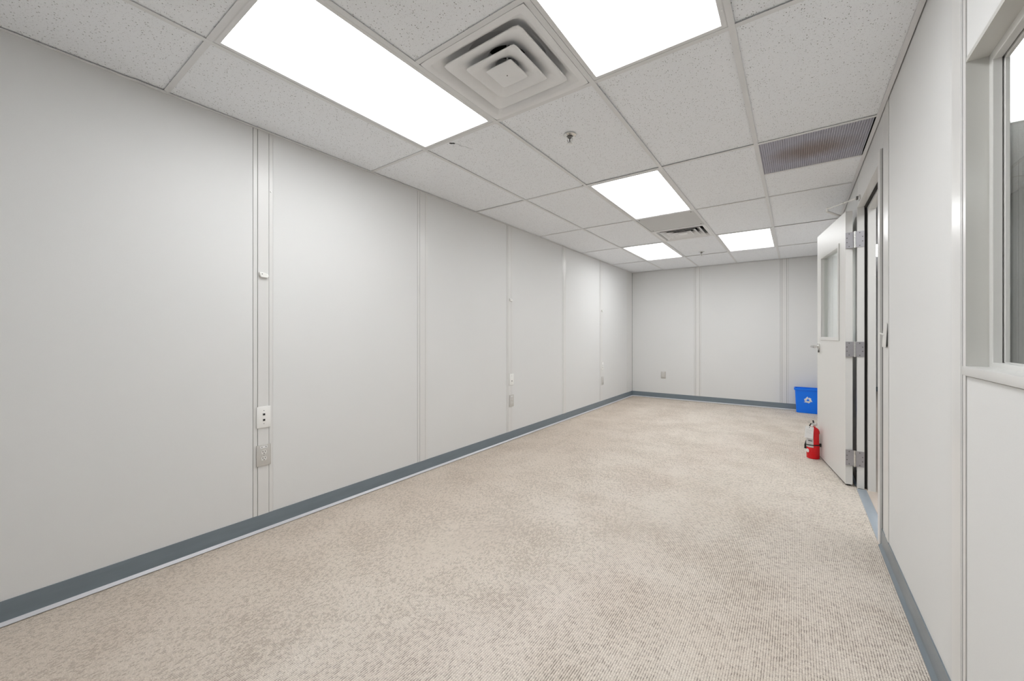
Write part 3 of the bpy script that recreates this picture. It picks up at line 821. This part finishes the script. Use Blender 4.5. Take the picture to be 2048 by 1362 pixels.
# ------------------------------------------------------------------ fire extinguisher
ex = thing('fire_extinguisher', (2.797, 4.865, 0.0), 'red fire extinguisher with white tag standing at the foot of the open door', 'extinguisher')
r = 0.0525
bm = nb(); lathe(bm, [(0.046, 0.0), (0.0505, 0.003), (r, 0.010), (r, 0.255), (0.0505, 0.270), (0.044, 0.285), (0.032, 0.298), (0.021, 0.304), (0.019, 0.312)], 36)
obj('cylinder', bm, 'red', ex, smooth=True)
def wrap(r_, a0, a1, z0, z1, n=12, tilt=0.0):
    bm = nb()
    lo = []
    for k in range(n + 1):
        a = math.radians(a0 + (a1 - a0) * k / n)
        dz = tilt * math.cos(a - math.radians(-50))
        lo.append([(r_ * math.cos(a), r_ * math.sin(a), z0 + dz), (r_ * math.cos(a), r_ * math.sin(a), z1 + dz),
                   ((r_ + 0.0012) * math.cos(a), (r_ + 0.0012) * math.sin(a), z1 + dz), ((r_ + 0.0012) * math.cos(a), (r_ + 0.0012) * math.sin(a), z0 + dz)])
    loft(bm, lo, True, True)
    return bm
obj('instruction_label', wrap(r + 0.0002, 175, 272, 0.112, 0.262), 'label', ex, smooth=True)
obj('label_print', wrap(r + 0.0014, 225, 262, 0.172, 0.180), 'black', ex, smooth=True)
obj('side_label', wrap(r + 0.0002, -28, 8, 0.155, 0.245), 'label', ex, smooth=True)
obj('round_sticker', xf(bar(nb(), (-r + 0.0005, 0, 0.075), (-r - 0.0012, 0, 0.075), 0.018, 20), Matrix.Rotation(math.radians(35), 4, 'Z')), 'paper', ex)
obj('strap', wrap(r + 0.002, 0, 359.9, 0.128, 0.137, 36, 0.004), 'black', ex, smooth=True)
obj('strap_buckle', boxes((r, r + 0.010, -0.014, 0.010, 0.120, 0.150), bevel=0.002), 'black', ex)
# valve, handles, gauge, hose
vb = obj('valve_body', lathe(nb(), [(0.017, 0.308), (0.017, 0.322), (0.012, 0.326), (0.012, 0.345)], 16), 'chrome', ex, smooth=True)
obj('carry_handle', path_tube(nb(), [(0.0, 0.008, 0.338), (-0.004, -0.025, 0.336), (-0.008, -0.060, 0.330), (-0.010, -0.085, 0.320)], 0.006), 'chrome', vb, smooth=True)
obj('squeeze_lever', path_tube(nb(), [(0.004, 0.018, 0.346), (0.002, -0.015, 0.360), (0.0, -0.045, 0.372), (-0.002, -0.080, 0.376)], 0.0065), 'black', vb, smooth=True)
obj('pull_pin', path_tube(nb(), [(-0.022, -0.01, 0.352), (-0.032, -0.012, 0.360), (-0.040, -0.012, 0.352), (-0.032, -0.010, 0.343), (-0.022, -0.01, 0.350)], 0.0018), 'chrome', vb)
obj('pressure_gauge', bar(nb(), (0.010, -0.012, 0.333), (0.026, -0.026, 0.333), 0.013, 18), 'chrome', vb, smooth=True)
obj('hose', path_tube(nb(), [(-0.006, 0.012, 0.330), (-0.014, 0.034, 0.330), (-0.022, 0.052, 0.310), (-0.028, 0.056, 0.26), (-0.038, 0.050, 0.20), (-0.052, 0.030, 0.155), (-0.060, 0.004, 0.130), (-0.0615, -0.006, 0.118)], 0.0065, 10), 'black', ex, smooth=True)
obj('nozzle', bar(nb(), (-0.062, -0.008, 0.128), (-0.061, -0.010, 0.088), 0.0070, 12, 0.0095), 'black', ex, smooth=True)
tg = boxes((-0.034, 0.034, -0.0006, 0.0006, -0.118, 0.0))
tgo = obj('inspection_tag', tg, 'paper', ex, loc=(-0.028, -0.066, 0.318), rot=(math.radians(4), math.radians(5), math.radians(-18)))
obj('tag_hole', bar(nb(), (0, -0.0012, -0.010), (0, 0.0012, -0.010), 0.004, 12), 'shade', tgo)
obj('tag_print', boxes((-0.024, 0.024, -0.0009, -0.0005, -0.040, -0.037), (-0.024, 0.016, -0.0009, -0.0005, -0.055, -0.0525), (-0.024, 0.020, -0.0009, -0.0005, -0.068, -0.0655)), 'label', tgo)
obj('tag_tie', path_tube(nb(), [(-0.028, -0.067, 0.310), (-0.018, -0.040, 0.328), (-0.008, -0.014, 0.332)], 0.0013, 6), 'paper', ex)

# ------------------------------------------------------------------ corridor beyond the wall
CX, CY0, CY1 = 4.22, -3.2, 11.5
tag(obj('floor_corridor', boxes((3.09, CX + 0.1, CY0, CY1 + 0.1, -0.03, 0.001)), 'plank'), 'pale wood-look floor of the corridor beyond the doorway', 'floor', kind='structure')
wc = tag(obj('wall_corridor', boxes((CX + 0.0121, CX + 0.09, CY0, CY1, 0, ZT)), 'dark_gap'), 'corridor wall of pale grey panels seen through the window', 'wall', kind='structure')
frame_c = lambda t0, t1, n0, n1, z0, z1: (CX - n1, CX - n0, t0, t1, z0, z1)
cb = [CY0 + 0.4 + 1.3 * k for k in range(11)]
ed = [CY0] + [e for c in cb for e in (c - 0.0574, c + 0.0564)] + [CY1]
for a, b in zip(ed[0::2], ed[1::2]):
    add_panel(frame_c, wc, a, b)
for c in cb:
    add_batten(frame_c, wc, c)
tag(obj('wall_corridor_end', boxes((XC - 0.1, CX + 0.1, CY1, CY1 + 0.08, 0, ZT)), 'panel'), 'pale end wall at the far end of the corridor', 'wall', kind='structure')
tag(obj('wall_corridor_start', boxes((XC - 0.1, CX + 0.1, CY0 - 0.08, CY0, 0, ZT)), 'panel'), 'pale end wall at the near end of the corridor', 'wall', kind='structure')
tag(obj('wall_corridor_side', boxes((XC - 0.08, XC, YF + 0.1, CY1, 0, ZT), (XC - 0.08, XC, CY0, YB - 0.1, 0, ZT)), 'panel'), 'corridor side wall continuing past the room', 'wall', kind='structure')
tag(obj('baseboard_corridor', boxes((CX - 0.004, CX - 0.0001, CY0, CY1, 0, 0.1), (XC, CX, CY1 - 0.004, CY1 - 0.0001, 0, 0.1)), 'base'), 'blue-grey cove base of the corridor', 'baseboard', kind='structure')
cc = tag(obj('ceiling_corridor', boxes((XC - 0.1, CX + 0.1, CY0, CY1, H + 0.16, H + 0.2)), 'dark_gap'), 'white tiled corridor ceiling seen through the window', 'ceiling', kind='structure')
LX0, LX1 = 3.36, 3.97
lt = [(2.425, 3.645), (2.425 - 4.93, 3.645 - 4.93), (7.38, 8.60)]
ys = [CY0] + [2.425 + 1.2192 * k - 1.2192 * 4 for k in range(0, 12)] + [CY1]
ys = sorted(y for y in ys if CY0 <= y <= CY1)
def lit(y0, y1): return any(abs((y0 + y1) / 2 - (a + b) / 2) < 0.35 for a, b in lt)
lights_y = []
for y0, y1 in zip(ys, ys[1:]):
    for (x0, x1) in ((XC, LX0), (LX0, LX1), (LX1, CX)):
        if (x0 == LX0) and lit(y0, y1):
            lights_y.append((y0, y1)); continue
        obj('ceiling_tile', boxes((x0 + 0.004, x1 - 0.004, y0 + 0.004, y1 - 0.004, H + 0.004, H + 0.02)), 'tile', cc)
    obj('cross_tee', boxes((XC, CX, y1 - 0.012, y1 + 0.012, H - 0.0004, H + 0.0012)), 'tee', cc)
for x in (LX0, LX1):
    obj('main_tee', boxes((x - 0.012, x + 0.012, CY0, CY1, H - 0.0008, H + 0.0012)), 'tee', cc)
names = ['corridor ceiling light behind the camera, mirrored in the window frame', 'corridor ceiling light seen bright through the window pane', 'distant corridor ceiling light glimpsed through the doorway gap']
for (y0, y1), nm in zip(lights_y, names):
    ceiling_light(LX0, LX1, y0, y1, nm, 'corridor ceiling lights', 'lens_corridor')
